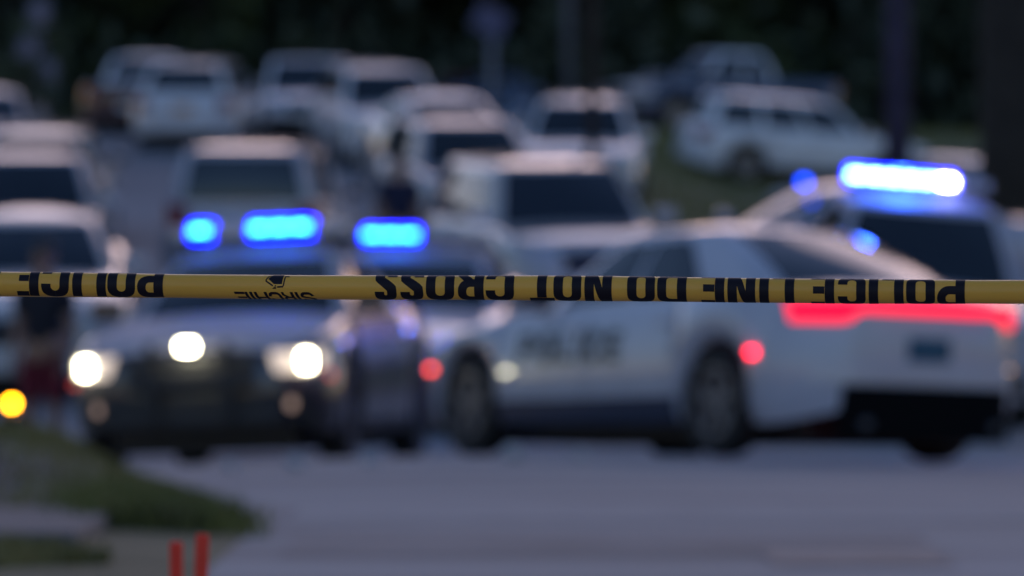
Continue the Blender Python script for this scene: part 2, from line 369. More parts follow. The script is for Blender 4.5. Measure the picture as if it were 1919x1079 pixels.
# ------------------------------------------------------------------ vehicles
KINDS = {
 'sedan': dict(L=5.04, W=1.9, H=1.5, r=.355, fx=1.56, rx=-1.49, top=[(-2.52, 1.0), (-2.3, 1.06), (-1.85, 1.08), (-.6, 1.02), (.95, .97), (1.8, .88), (2.3, .78), (2.52, .7)],
    gh=(.92, .15, -1.2, -2.1), wb=.80, wt=.60, sides=[(.05, .39), (.425, .74)], doors=[(-1.02, .0), (.02, 1.02)], rearwin=(.08, .95), hl=(.60, .74), tl=(.80, .98), plate=.62, lowfront=.36),
 'suv': dict(L=4.9, W=1.97, H=1.8, r=.385, fx=1.5, rx=-1.42, top=[(-2.45, .95), (-2.38, 1.12), (-.6, 1.12), (1.0, 1.1), (1.9, 1.03), (2.3, .95), (2.45, .85)],
    gh=(1.08, .42, -2.12, -2.36), wb=.86, wt=.66, sides=[(.05, .33), (.36, .62), (.66, .93)], doors=[(-.98, .03), (.05, 1.02)], rearwin=(.14, .9), hl=(.76, .92), tl=(.82, 1.05), plate=.78, lowfront=.45),
 'van': dict(L=5.2, W=2.0, H=1.95, r=.37, fx=1.75, rx=-1.5, top=[(-2.6, .98), (-2.52, 1.15), (-.6, 1.15), (1.3, 1.12), (2.1, 1.03), (2.45, .93), (2.6, .82)],
    gh=(1.5, .75, -2.38, -2.52), wb=.9, wt=.74, sides=[(.04, .28), (.31, .6), (.64, .94)], doors=[(-.9, .35), (.38, 1.35)], rearwin=(.1, .88), hl=(.74, .92), tl=(.85, 1.2), plate=.72, lowfront=.42),
 'pickup': dict(L=5.6, W=2.0, H=1.86, r=.4, fx=1.8, rx=-1.75, top=[(-2.8, 1.1), (-2.72, 1.2), (-.62, 1.2), (1.15, 1.16), (2.1, 1.1), (2.6, 1.02), (2.8, .9)],
    gh=(1.2, .55, -.75, -1.0), wb=.88, wt=.68, sides=[(.06, .5), (.55, .92)], doors=[(-.85, .15), (.18, 1.12)], rearwin=(.12, .9), hl=(.85, 1.02), tl=(.8, 1.12), plate=.6, lowfront=.5),
}
FILL = .6
def make_car(name, label, cat, loc, yaw, kind, color, group=None, scale=1.0, height=1.0, opts=None):
    K = KINDS[kind]; op = opts or {}
    X, Y = loc; hx, hy = math.cos(R(yaw)), math.sin(R(yaw))
    zf, zr = T(X + hx * K['fx'] * scale, Y + hy * K['fx'] * scale), T(X + hx * K['rx'] * scale, Y + hy * K['rx'] * scale)
    wb_ = (K['fx'] - K['rx']) * scale; pitch = math.atan2(zf - zr, wb_)
    zc = zr + (zf - zr) * (-K['rx'] * scale) / wb_ + .004 + op.get('dz', 0)
    root = empty(name, (X, Y, zc)); roll = math.atan2(T(X - hy * .8, Y + hx * .8) - T(X + hy * .8, Y - hx * .8), 1.6)
    root.rotation_euler = Euler((roll + R(op.get('roll', 0)), -pitch, R(yaw)), 'XYZ'); root.scale = (scale, scale, scale * height)
    tag(root, label, cat, group)
    L, W, H, r = K['L'], K['W'], op.get('H', K['H']), K['r']; xf, xr = L / 2, -L / 2; top = K['top']; hw0 = W / 2
    Ra = r + .055; arches = (K['fx'], K['rx'])
    def plan(x):
        d = min(xf - x, (x - xr) * 1.15)
        return 1 - .34 * (max(0, FILL - d) / FILL) ** 2.3
    PRF = [(0, .93), (.12, .975), (.35, 1.0), (.62, .99), (.85, .955), (1, .905)]
    def prof(t): return interp(PRF, t)
    def bottom(x):
        z = .21 + .10 * (max(0, .5 - min(xf - x, x - xr)) / .5) ** 2
        if kind != 'sedan': z += .06
        for a in arches:
            if abs(x - a) < Ra: z = max(z, r + math.sqrt(Ra * Ra - (x - a) ** 2) - .01)
        return z
    def side(x, t, sg, off=0.):
        z = lerp(bottom(x), interp(top, x), t); return (x, sg * (hw0 * plan(x) * prof(t) + off), z)
    def side_y(x, z):
        b = bottom(x); return hw0 * plan(x) * prof(max(0, min(1, (z - b) / (interp(top, x) - b))))
    # body shell
    xs = set(frange(xr, xf, .09)) | {xr + .015, xr + .04, xf - .015, xf - .04}
    for a in arches: xs |= {a + Ra * math.cos(math.pi * k / 14) for k in range(15)} | {a + Ra + .004, a - Ra - .004}
    xs = sorted(xs); ts = [0, .04, .12, .24, .36, .5, .64, .78, .88, .95, 1]
    crown = .055
    rows = []
    for x in xs:
        hwt = hw0 * plan(x) * prof(1); zt = interp(top, x); row = [side(x, t, 1) for t in ts]
        c = crown if (x > K['gh'][0] - .1 or kind == 'sedan') else .01
        for q in (.93, .8, .6, .3, 0, -.3, -.6, -.8, -.93): row.append((x, hwt * q, zt + c * (1 - abs(q) ** 2.2) * sstep(0, .25, min(xf - x, x - xr) + .12)))
        row += [side(x, t, -1) for t in reversed(ts)]
        rows.append(row)
    vs, fs = [], []; grid(vs, fs, rows)
    for row, dx in ((rows[0], -.03), (rows[-1], .03)):      # rounded end faces
        cy = 0; cz = sum(p[2] for p in row) / len(row)
        r2 = [(p[0] + dx, p[1] * .9, cz + (p[2] - cz) * .86) for p in row]
        b = len(vs); grid(vs, fs, [row, r2]); n = len(row); fs.append(tuple(range(b + n, b + 2 * n)))
        fs.append((b, b + n - 1, b + 2 * n - 1, b + n))
    body = fromdata('body', vs, fs, color, root, recalc=True)
    # underside, deepened so its black stands in for shade beneath the car
    box('underbody_with_shade', ((K['fx'] + K['rx']) / 2, 0, .265), (L - .7, W - .62, .33), TRIM, root, .03)
    # end-face followers
    def endx(y, end):
        q = min(.999, abs(y) / (hw0 * .97)); d = FILL - FILL * (max(0, 1 - q) / .34) ** (1 / 2.3) if q > .66 else 0
        d = max(0, d); b = .03 * (1 - sstep(.45, .7, q))
        return (xf - d + b) if end > 0 else (xr + d / 1.15 - b)
    def band(nm, end, y0, y1, zlo, zhi, m, parent, off=.012, th=.07, n=14, bz=3):
        vs, fs = [], []; rows = []
        f1 = zlo if callable(zlo) else (lambda y: zlo); f2 = zhi if callable(zhi) else (lambda y: zhi)
        for i in range(n + 1):
            y = lerp(y0, y1, i / n); x = endx(y, end); a, b = f1(y), f2(y)
            e = (0 if 0 < i < n else -.012) 
            xo = x + end * (off + e); xi = x - end * th
            rows.append([(xi, y, a), (xo - end * .006, y, a), (xo, y, a + (b - a) * .12), (xo, y, b - (b - a) * .12), (xo - end * .006, y, b), (xi, y, b), (xi, y, a)])
        grid(vs, fs, rows); fs.append(tuple(range(6))); fs.append(tuple(range(n * 7, n * 7 + 6)))
        return fromdata(nm, vs, fs, m, parent, smooth=False)
    # doors with handles
    for sg in (1, -1):
        for a, b in K['doors']:
            vs, fs = [], []
            xx = frange(a + .012, b - .012, .1); tt = [.1, .24, .36, .5, .64, .78, .88, .97]
            xx = [x for x in xx]
            rw = [[side(x, t, sg, .006) for t in tt] for x in xx]
            if any(abs(x - K['rx']) < Ra for x in xx): pass
            grid(vs, fs, rw)
            d = fromdata('door', vs, fs, color, root)
            hz = lerp(bottom(a), interp(top, a), .8)
            box('door_handle', (a + .13, sg * (side_y(a + .13, hz) + .016), hz), (.17, .03, .028), color if kind == 'sedan' else TRIM, d, .008)
        # rocker
        vs, fs = [], []
        xx = frange(K['rx'] + Ra + .01, K['fx'] - Ra - .01, .12)
        grid(vs, fs, [[side(x, t, sg, .008) for t in (0, .05, .1, op.get('rocker_t', .12))] for x in xx]); fromdata('rocker_panel', vs, fs, op.get('rocker', TRIM), root)
    # greenhouse
    xwb, xwt, xrt, xrb = K['gh']; wbq, wtq = K['wb'], K['wt']; zt = H - .07
    def Xf(t): return lerp(xwb, xwt, t) + .05 * math.sin(math.pi * t)
    def Xr(t): return lerp(xrb, xrt, t) - (.06 if kind == 'sedan' else .03) * math.sin(math.pi * t)
    def Wd(t): return lerp(wbq, wtq, max(0, t) ** 1.25)
    bf, br = .16, (.27 if kind == 'sedan' else .1)
    def zb(x): return interp(top, x) - .012
    def fr(t, k, o=0.):
        x = Xf(t) - bf * k * k; return (x + o, k * Wd(t) * .97, lerp(zb(Xf(0)) + .02, zt, t) + o * .6)
    def re(t, k, o=0.):
        x = Xr(t) + br * k * k; return (x - o, k * Wd(t) * .95, lerp(zb(Xr(0)) + .02, zt, t) + o * .6)
    def si(t, s, sg, o=0.):
        x = lerp(Xf(t) - bf, Xr(t) + br, s); tp = lerp(.97, 1, sstep(0, .25, s)) * lerp(1, .95, sstep(.6, 1, s))
        z0 = lerp(zb(Xf(0)), zb(Xr(0)), s) + .02; zz = lerp(z0, zt, t)
        return (x, sg * (Wd(t) * tp + o), zz)
    nk, ns = 10, 16; tl_ = [0, .15, .3, .45, .6, .75, .88, 1]
    def loop(t):
        return [fr(t, lerp(-1, 1, i / nk)) for i in range(nk)] + [si(t, i / ns, 1) for i in range(ns)] + [re(t, lerp(1, -1, i / nk)) for i in range(nk)] + [si(t, 1 - i / ns, -1) for i in range(ns)]
    vs, fs = [], []; rows = []
    for t in [-.08] + tl_:
        l = loop(t); rows.append(l + [l[0]])
    base = loop(1); xc = (xwt + xrt) / 2
    for q in (.97, .9, .78, .6, .35, .02):
        l = [(xc + (p[0] - xc) * q, p[1] * q, zt + .07 * (1 - q ** 2.6)) for p in base]; rows.append(l + [l[0]])
    grid(vs, fs, rows); n = len(rows[0]); fs.append(tuple(range(len(vs) - n, len(vs) - 1)))
    cabin = fromdata('cabin', vs, fs, op.get('roof', color), root, recalc=True)
    def gpatch(nm, f, us, t0, t1, m=GLASS):
        vs, fs = [], []; grid(vs, fs, [[f(lerp(t0, t1, j / 6), u, .007) for j in range(7)] for u in us]); return fromdata(nm, vs, fs, m, cabin)
    gpatch('windshield', fr, [lerp(-.9, .9, i / 12) for i in range(13)], .03, .93)
    gpatch('rear_window', re, [lerp(-.84, .84, i / 12) for i in range(13)], *K['rearwin'])
    for sg in (1, -1):
        for a, b in K['sides']: gpatch('side_window', lambda t, s, o: si(t, s, sg, o), frange(a, b, .05), .06, .86)
    # wheels
    for ax in arches:
        for sg in (1, -1):
            yc = sg * (hw0 - .125)
            hub = fromdata('wheel', *tube_data([(ax, yc - sg * .1, r), (ax, yc + sg * .03, r)], r * .3, 14), STEEL, root)
            prf = [(-.11, .66), (-.115, .85), (-.1, .96), (-.06, 1), (.06, 1), (.1, .96), (.115, .85), (.105, .68), (.0, .66), (-.11, .66)]
            vs, fs = [], []
            grid(vs, fs, [[(ax + rr * r * math.cos(2 * math.pi * k / 28), yc + yy, r + rr * r * math.sin(2 * math.pi * k / 28)) for yy, rr in prf] for k in range(29)])
            fromdata('tyre', vs, fs, RUBBER, hub)
            bm = bmesh.new()
            ring_v, ring_f = [], []
            grid(ring_v, ring_f, [[(ax + rr * r * math.cos(2 * math.pi * k / 28), yc + yy * sg, r + rr * r * math.sin(2 * math.pi * k / 28)) for yy, rr in ((.0, .655), (.1, .655), (.1, .57), (.02, .56))] for k in range(29)])
            me = bpy.data.meshes.new('rim'); me.from_pydata(ring_v, [], ring_f); bm.from_mesh(me)
            for k in range(5):
                a = 2 * math.pi * k / 5 + .3
                box_bm(bm, (ax + .31 * r * math.cos(a), yc + sg * .07, r + .31 * r * math.sin(a)), (.58 * r, .03, .2 * r), .008, Euler((0, -a, 0)))
            bm.to_mesh(me); bm.free(); link('rim', me, op.get('rim', ALLOY), hub, False)
    # hood and, on sedans, the trunk lid
    def deck(nm, a, b, m, qm=.9):
        vs, fs = [], []; rw = []
        for x in frange(a, b, .1):
            hwt = hw0 * plan(x) * prof(1); zt_ = interp(top, x); e = sstep(0, .25, min(xf - x, x - xr) + .12)
            rw.append([(x, hwt * q, zt_ + crown * (1 - abs(q) ** 2.2) * e + .007) for q in frange(-qm, qm, .15)])
        grid(vs, fs, rw); return fromdata(nm, vs, fs, m, root)
    deck('hood', xwb + .03, xf - .06, op.get('hood', color), .94)
    if kind == 'sedan': deck('trunk_lid', xr + .05, xrb - .02, color)
    # lamps, bumpers, grille, plates, mirrors
    h0, h1 = K['hl']; t0, t1 = K['tl']; yo = hw0 * .93
    front = op.get('front', True)
    for sg in (1, -1):
        band('headlight', 1, sg * yo * .62, sg * yo * .985, h0, h1, op.get('headlens', LENS), root, n=8)
        if kind == 'sedan' and op.get('racetrack'): pass
        else: band('taillight', -1, sg * yo * (.7 if kind != 'sedan' else .5), sg * yo * .985, t0, t1, op.get('tail', REDLENS), root, n=8)
        mx = xwb - .12; mz = zb(mx) + .12
        mir = box('mirror', (mx, sg * (wbq + .16), mz), (.1, .24, .15), op.get('mirror', color), root, .035)
        box('mirror_glass', (mx - .053, sg * (wbq + .16), mz), (.008, .19, .11), GLASS, mir, .003)
    g = band('grille', 1, -yo * .56, yo * .56, h0 - .1, h1 - .01, TRIM, root, off=.006)
    for k in range(3):
        z = lerp(h0 - .06, h1 - .05, k / 2); band('grille_bar', 1, -yo * .53, yo * .53, z - .012, z + .012, op.get('grille_bar', STEEL), g, off=.022)
    band('front_bumper', 1, -yo * .95, yo * .95, K['lowfront'] - .1, K['lowfront'] + .12, op.get('fbump', TRIM if kind != 'sedan' else color), root, off=.03, n=20)
    band('rear_bumper', -1, -yo * .95, yo * .95, .42 if kind != 'sedan' else .46, .62 if kind != 'sedan' else .6, op.get('rbump', color), root, off=.03, n=20)
    if op.get('fplate', True): band('front_plate', 1, -.15, .15, K['lowfront'] + .0, K['lowfront'] + .14, op.get('plate', PLATE), root, off=.045, n=2)
    band('rear_plate', -1, -.16, .16, K['plate'], K['plate'] + .15, op.get('plate', PLATE), root, off=.045 if kind == 'suv' else .03, n=2)
    return dict(root=root, band=band, side=side, side_y=side_y, endx=endx, K=K, body=body, cabin=cabin, yo=yo, H=H, zt=zt, bottom=bottom, top=top, xc=xc)
def light_bar(c, lit, x=None, length=1.25, n=8, dz=.0, lamp_power=0., lampcol=(.02, .1, 1), dead=None):
    """roof light bar; lit maps module index -> material"""
    x = x if x is not None else c['xc'] + .25; z = c['H'] + .03 + dz
    bar = box('light_bar', (x, 0, z + .012), (.27, length, .035), TRIM, c['root'], .012)
    for sg in (1, -1): box('mount_foot', (x, sg * length * .4, z - .025), (.1, .06, .06), TRIM, bar, .006)
    for k in range(n):
        y = (k + .5) / n * length - length / 2
        hgt = .125 if k in lit else .09
        mod = box('lamp_module', (x, y, z + .033 + hgt / 2), (.25, length / n - (.004 if k in lit else .012), hgt), L_BLENS if k in lit else (dead or LENS), bar, .018)
        if k in lit: box('led_strip', (x + .128, y, z + .033 + hgt * .52), (.02, length / n - .03, .036 if lit[k] is L_BLUE else .05), lit[k], mod, .008)
    if lamp_power:
        ks = sorted(lit); y = sum((k + .5) / n * length - length / 2 for k in ks) / len(ks)
        ld = bpy.data.lights.new('flash_lamp', 'POINT'); ld.energy = lamp_power; ld.color = lampcol; ld.shadow_soft_size = .08
        lo = bpy.data.objects.new('flash_lamp', ld); col.objects.link(lo); lo.parent = bar; lo.location = (x, y, z + .24)
    return bar
def marker(c, nm, x, z, sg, m, sz=(.12, .05), parent=None):
    return box(nm, (x, sg * (c['side_y'](x, z) + .008), z), (sz[0], .03, sz[1]), m, parent or c['root'], .008)
DULLW = mat('matt_white_roof', (.49, .47, .53), rough=.65, spec=.15, var=.05, vscale=3)
BLUEDEAD = mat('blue_lens', (.03, .06, .3), rough=.2, coat=1)

# --- white police sedan, rear three-quarter view
HD = Vector((-.524, .852)); RT = Vector((.852, .524))
rl = Vector((1.2565, 33.75)); ctr = rl + HD * 1.49 + RT * .95
c2 = make_car('police_sedan', 'white police sedan with navy sill and full-width red tail light', 'police car', (ctr.x, ctr.y), 90 + 31.6, 'sedan', WHITE,
    opts=dict(racetrack=True, H=1.56, rim=mat('dull_alloy', (.16, .16, .18), rough=.45, metal=.6), rocker=NAVY, rocker_t=.22, plate=PLATE_TEAL, fbump=DARKNOSE, rbump=WHITE))
yo = c2['yo']
def rt_lo(y):
    q = abs(y) / yo; return lerp(.92, .855, sstep(.56, .72, q))
def rt_hi(y): return .995 - .01 * (abs(y) / yo) ** 2
c2['band']('taillight', -1, -yo * .975, yo * .975, rt_lo, rt_hi, L_TAIL, c2['root'], off=.02, n=40)
c2['band']('rear_diffuser_and_shade', -1, -yo * .72, yo * .72, lambda y: .12, lambda y: .46, mat('matt_black', (.004, .004, .005), rough=.9, spec=.1), c2['root'], off=.045, n=16)  # black valance, drawn lower and blacker to include the shadow below it
for sg in (1, -1):
    vs, fs = tube_data([(-2.42, sg * .5, .21), (-2.6, sg * .5, .21)], .04, 12); fromdata('exhaust_pipe', vs, fs, STEEL, c2['root'])
    marker(c2, 'rear_marker', -1.96, .66, sg, L_RED if sg > 0 else REDLENS, (.05, .03))
    marker(c2, 'front_marker', 2.02, .60, sg, L_REDO, (.05, .03))
    # dark nose cover ahead of the front wheels
    vs, fs = [], []; xx = frange(1.56 + .43, 2.5, .05)
    grid(vs, fs, [[c2['side'](x, t, sg, .009) for t in (.0, .12, .3, .5, .64, .78, .86)] for x in xx]); fromdata('nose_cover', vs, fs, DARKNOSE, c2['root'])
vs, fs = [], []
u0 = 0.
for ch, wd in zip('POLICE', (.2, .21, .18, .08, .2, .18)):
    def fmap(u, v, u0=u0):
        x = .86 - (u0 + u) - .0; z = .62 + v + (v * 0)
        return (x, c2['side_y'](x, z) + .014, z)
    for pts, tt, cl in letter(ch, wd, .21, .062, .05): stroke_grid(vs, fs, pts, tt, cl, .03, 3, fmap)
    u0 += wd + .045
fromdata('door_lettering', vs, fs, LETTER, c2['root'])

# --- dark police sedan facing the camera
f1 = Vector((-2.22, 37.3)); yaw1 = -98; CHAR = paint('charcoal_plum', (.026, .021, .034), .3); h1 = Vector((math.cos(R(yaw1)), math.sin(R(yaw1)))); ctr = f1 - h1 * 2.52
c1 = make_car('police_sedan', 'black police sedan with white hood and roof, headlights and two roof lights lit', 'police car', (ctr.x, ctr.y), yaw1, 'sedan', CHAR, scale=1.03,
    height=1.07, opts=dict(rim=STEEL, fbump=TRIM, fplate=False, hood=mat('dull_white_hood', (.45, .42, .46), rough=.6, spec=.2), roof=DULLW, headlens=mat('glowing_lens', (.5, .45, .42), rough=.2, emit=(1, .78, .62), strength=.28)))
for sg in (1, -1): box('fog_lamp', (2.47, sg * .62, .40), (.08, .16, .07), mat('fog_lens', (.5, .4, .35), rough=.2, emit=(1, .6, .4), strength=.12), c1['root'], .02)
for sg in (1, -1):
    bx = box('headlamp_bulb', (2.395, sg * .75, .675), (.03, .13, .10), L_HEAD, c1['root'], .03)
    box('added_light_blocker', (2.405, sg * .83, .675), (.10, .014, .13), TRIM, c1['root'], .004)  # added plate that blocks bulb light from reflecting in the white sedan
    marker(c1, 'front_marker', 2.18, .58, sg, mat('dim_red_marker', (.3, .03, .03), emit=(1, .08, .07), strength=.25), (.06, .04))
pb = box('push_bumper', (2.66, 0, .55), (.05, .86, .09), TRIM, c1['root'], .02)
for sg in (1, -1):
    box('push_bumper_upright', (2.655, sg * .26, .56), (.04, .07, .5), TRIM, pb, .015); box('push_bumper_bracket', (2.55, sg * .26, .45), (.2, .06, .08), TRIM, pb, .01)
box('grille_lamp', (2.69, 0, .785), (.06, .11, .06), L_HEAD, pb, .02)
light_bar(c1, {1: L_BLUE, 4: L_BLUE, 5: L_BLUE, 6: L_BLUE}, length=1.35, n=9)

# --- police sedan behind them
c3 = make_car('police_sedan', 'white police sedan with one lit blue roof light, behind the black police sedan', 'police car', (-.85, 47.2), -93, 'sedan', WHITE, height=.96, opts=dict(roof=DULLW))
light_bar(c3, {2: L_BLUE, 3: L_BLUE, 1: L_BLUE}, length=1.3)
# --- police SUV on the right
c4 = make_car('police_suv', 'white police SUV with brightly flashing blue roof light bar', 'police car', (3.52, 47.3), -90, 'suv', WHITE, height=1.06, opts=dict(fbump=TRIM, roll=-4.5, roof=DULLW))
light_bar(c4, {0: L_BLUE2, 1: L_BLUE2, 2: L_BLUE2, 3: L_BLUE2, 4: L_BLUE2, 5: L_WHITE}, length=1.3, lamp_power=70)
for sg in (1, -1): marker(c4, 'fender_lamp', 2.2, .72, sg, BLUEDEAD)

def X_(px, Y): return (px - 959.5) * Y / FPX
def parked(name, label, px, Y, yaw, kind, color, **k):
    return make_car(name, label, k.pop('cat', 'car'), (X_(px, Y), Y), yaw, kind, color, group=k.pop('group', None), **k)
# unmarked police sedan behind the white one with small blue lamp
c5 = parked('parked_sedan', 'off-white sedan with a small blue lamp lit on its roof', 1545, 58, 200, 'sedan', OFFW, cat='car')
b = box('roof_beacon', (.3, .12, 1.51), (.08, .08, .07), L_BLED, c5['root'], .02)
# hillside vehicles
parked('parked_van', 'white van seen from behind, red tail lights, dark wide rear window', 488, 64.5, 88, 'van', OFFW, cat='van', height=.95, opts=dict(fplate=False))
parked('parked_suv', 'pale SUV seen from behind with an orange number plate', 376, 98, 86, 'suv', LIFTED_CREAM, cat='SUV', height=.9, opts=dict(plate=PLATE_OR))
parked('pickup_truck', 'dark plum pickup truck with a pale roof, beside the pale SUV', 285, 105, 84, 'pickup', MAROON, cat='pickup truck', height=.86, opts=dict(roof=LIFTED_WHITE, tail=REDLENS))
parked('parked_van', 'white van facing downhill at the top of the hill road', 578, 103, -86, 'van', LIFTED_WHITE, cat='van', height=.8, opts=dict(mirror=TRIM))
parked('parked_suv', 'white SUV with long sloping roof beside the white van', 715, 93, -79, 'suv', LIFTED_WHITE, cat='SUV', height=.94)
parked('parked_sedan', 'off-white sedan with small dark windows below the white SUV', 835, 86, -74, 'sedan', LIFTED_CREAM, height=1.05)
parked('parked_suv', 'grey-white SUV facing downhill with wide blue-grey windshield', 868, 76, -78, 'suv', OFFW, cat='SUV', height=.95)
parked('parked_suv', 'pale gold SUV facing the police cars, large dark windshield, pinkish roof', 1030, 57, -76, 'suv', PEARL, cat='SUV', height=1.0)
parked('parked_suv', 'boxy white SUV with black bumper behind the utility pole', 1090, 84, -93, 'suv', LIFTED_WHITE, cat='SUV', height=.91)
parked('parked_suv', 'white SUV standing sideways on the grass', 1500, 98, 14, 'suv', LIFTED_WHITE, cat='SUV', height=.98, scale=.93)
parked('pickup_truck', 'dark blue pickup truck on the grass, sky glare painted onto cab roof and hood', 1350, 117, 212, 'pickup', DBLUE, cat='pickup truck', opts=dict(roof=LIFTED_WHITE, hood=LIFTED_WHITE))  # white roof and hood stand in for sky reflected in the windshield
parked('parked_sedan', 'small grey sedan far up on the grass edge', 1205, 124, 195, 'sedan', SILVER)
parked('parked_suv', 'silver SUV facing down the hill near the left verge', 50, 62, -88, 'suv', SILVER, cat='SUV', height=.98)
cL = parked('parked_sedan', 'pale sedan at the verge with an amber lamp lit', 62, 50.5, -86, 'sedan', PEARL, height=1.06)
parked('parked_suv', 'pale gold SUV behind the silver SUV at the left verge', 85, 75, 92, 'suv', PEARL, cat='SUV', height=.93)
parked('parked_sedan', 'grey sedan high on the hill beside the flowering shrub', -30, 89, -90, 'sedan', GREY)
parked('parked_sedan', 'white sedan beside the big tree trunk on the slope', 1740, 82, 150, 'sedan', OFFW)
parked('parked_sedan', 'blue-grey sedan parked far back at the edge of the wood', 935, 127, -92, 'sedan', BLUECAR)
parked('parked_sedan', 'small red sedan parked far back at the edge of the wood', 868, 130, -92, 'sedan', REDCAR)

# amber hazard lamp low on the verge
hz = empty('hazard_lamp', (-2.88, 30.4, T(-2.88, 30.4)))
tag(hz, 'small battery hazard lamp glowing amber on the grassy bank', 'hazard lamp')
LZ = max(.12, .385 - hz.location.z)
box('battery_case', (0, 0, (LZ - .07) / 2), (.14, .09, LZ - .03), TRIM, hz, .012)
fromdata('lens', *tube_data([(0, -.03, LZ), (0, .03, LZ)], [.03, .03], 18), L_AMBER, hz); box('lens_neck', (0, 0, LZ - .045), (.03, .04, .05), TRIM, hz, .004)

# ------------------------------------------------------------------ red marker stakes in front
REDST = mat('red_stake', (.85, .04, .014), rough=.5, var=.15, vscale=6)
for (px, topy, lean, txt) in ((330, 1016, -.5, 'short red plastic marker stake standing at the road edge'), (380, 1001, 2.4, 'tall leaning red plastic marker stake at the road edge')):
    Y = 10.2 if lean < 0 else 10.0; h = CAM_Z - (topy - 539.5) * Y / FPX
    X = X_(px, Y); bm = bmesh.new(); box_bm(bm, (0, 0, h / 2 - .03), (.026, .012, h + .06), .005)
    me = bpy.data.meshes.new('marker_stake'); bm.to_mesh(me); bm.free()
    o = link('marker_stake', me, REDST, None, False); o.location = (X - h * math.tan(R(lean)), Y, T(X, Y)); o.rotation_euler = (0, R(lean), 0); tag(o, txt, 'stake')

# crumpled paper litter on the crest of the road
for (px, Y, r_, txt) in ((432, 31.6, .045, 'small crumpled paper scrap on the road below the black police sedan'), (552, 31.4, .06, 'large crumpled paper ball on the road before the black police sedan'), (690, 32.0, .05, 'crumpled paper scrap on the road between the two nearest police sedans'), (962, 32.3, .07, 'big crumpled paper scrap on the road behind the white sedan front wheel'), (1090, 32.3, .045, 'flat paper scrap on the road below the police lettering')):
    X = X_(px, Y); bm = bmesh.new(); bmesh.ops.create_icosphere(bm, subdivisions=2, radius=r_)
    for v in bm.verts: v.co *= random.uniform(.72, 1.15); v.co.z = max(v.co.z * .8, -r_ * .6)
    me = bpy.data.meshes.new('paper_scrap'); bm.to_mesh(me); bm.free(); o = link('paper_scrap', me, mat('paper', (.5, .47, .47), rough=.9, var=.1), None, False); o.location = (X, Y, T(X, Y) + r_ * .6 + .005); tag(o, txt, 'litter', 'paper litter on the road')
# ------------------------------------------------------------------ poles and signs
POLE = mat('pole_wood', (.045, .032, .028), rough=.9, var=.3, vscale=5, bump=.3); GALV = mat('galvanised', (.2, .21, .24), rough=.5, metal=.5)
def pole(name, label, px, Y, rad, h, m, cat, arm=True):
    X = X_(px, Y); root = empty(name, (X, Y, T(X, Y))); tag(root, label, cat)
    tube('shaft', [(0, 0, -.3), (0, 0, h * .5), (0, 0, h)], [rad, rad * .92, rad * .8], m, root, 14)
    if arm:
        box('crossarm', (0, -rad, h - .6), (2.2, .1, .12), m, root, .01)
        for k in (-.95, -.4, .4, .95): tube('insulator', [(k, -rad, h - .54), (k, -rad, h - .4)], [.04, .03], GALV, root, 8)
    return root
pole('utility_pole', 'dark wooden utility pole behind the flashing police SUV', 1682, 52.5, .14, 9, POLE, 'utility pole')
pole('utility_pole', 'slim dark wooden pole in front of the boxy white SUV', 1110, 74, .085, 8.5, POLE, 'utility pole')
pole('lamp_post', 'tall thin grey metal post at the top of the hill road', 1066, 101, .09, 8, GALV, 'lamp post', False)
sp_ = empty('road_sign', (X_(922, 96), 96, T(X_(922, 96), 96))); tag(sp_, 'blue-grey road sign panel on a post above the parked cars', 'road sign')
zs = CAM_Z + 500 * 96 / FPX - sp_.location.z
tube('post', [(0, 0, -.2), (0, 0, zs + .2)], .06, GALV, sp_)
box('sign_panel', (-.03, -.08, zs), (.62, .02, .5), mat('sign_blue', (.07, .075, .16), rough=.4), sp_, .03, Euler((0, R(25), 0)))

# ------------------------------------------------------------------ trees and shrubs
BARK = mat('bark', (.035, .028, .022), rough=.95, var=.4, vscale=6, bump=.5)
LEAF = mat('leaf', (.06, .085, .03), rough=.6, var=.45, vscale=.9)
LEAF2 = mat('leaf_dark', (.04, .054, .03), rough=.65, var=.4, vscale=.9)
def trunk_data(h, r, limbs):
    V, F = tube_data([(0, 0, -.3), (.03, 0, h * .15), (-.05, .05, h * .45), (.04, -.04, h * .75), (0, 0, h)], [r * 1.25, r, r * .8, r * .5, r * .15], 10)
    for k in range(limbs):
        a = random.uniform(0, 6.28); z0 = h * random.uniform(.3, .8); L = h * random.uniform(.2, .36)
        p = [(0, 0, z0), (math.cos(a) * L * .5, math.sin(a) * L * .5, z0 + L * .35), (math.cos(a) * L, math.sin(a) * L, z0 + L * .6)]
        v, f = tube_data(p, [r * .4, r * .25, r * .08], 6); b = len(V); V += v; F += [tuple(i + b for i in q) for q in f]
    return V, F
def crown_data(n, h, wd, z0, sz):
    clumps = []
    for k in range(46):
        a = random.uniform(0, 6.28); t = random.random(); rr = wd * math.sqrt(random.random()) * (1 - .55 * t ** 2)
        clumps.append((math.cos(a) * rr, math.sin(a) * rr, z0 + (h - z0) * t, random.uniform(.5, 1.15) * wd * .34))
    V, F = [], []
    for i in range(n):
        cx, cy, cz, cr = clumps[i % len(clumps)]
        d = Vector((random.gauss(0, 1), random.gauss(0, 1), random.gauss(0, .8))).normalized() * cr * random.random() ** .4
        p = Vector((cx, cy, cz)) + d; s = sz * random.uniform(.6, 1.4)
        u = Vector((random.gauss(0, 1), random.gauss(0, 1), random.gauss(0, 1))).normalized(); v = u.cross(Vector((random.gauss(0, 1), random.gauss(0, 1), random.gauss(0, 1)))).normalized()
        b = len(V); V += [p + u * s, p + v * s * .5, p - u * s, p - v * s * .5]; F.append((b, b + 1, b + 2, b + 3))
    return V, F
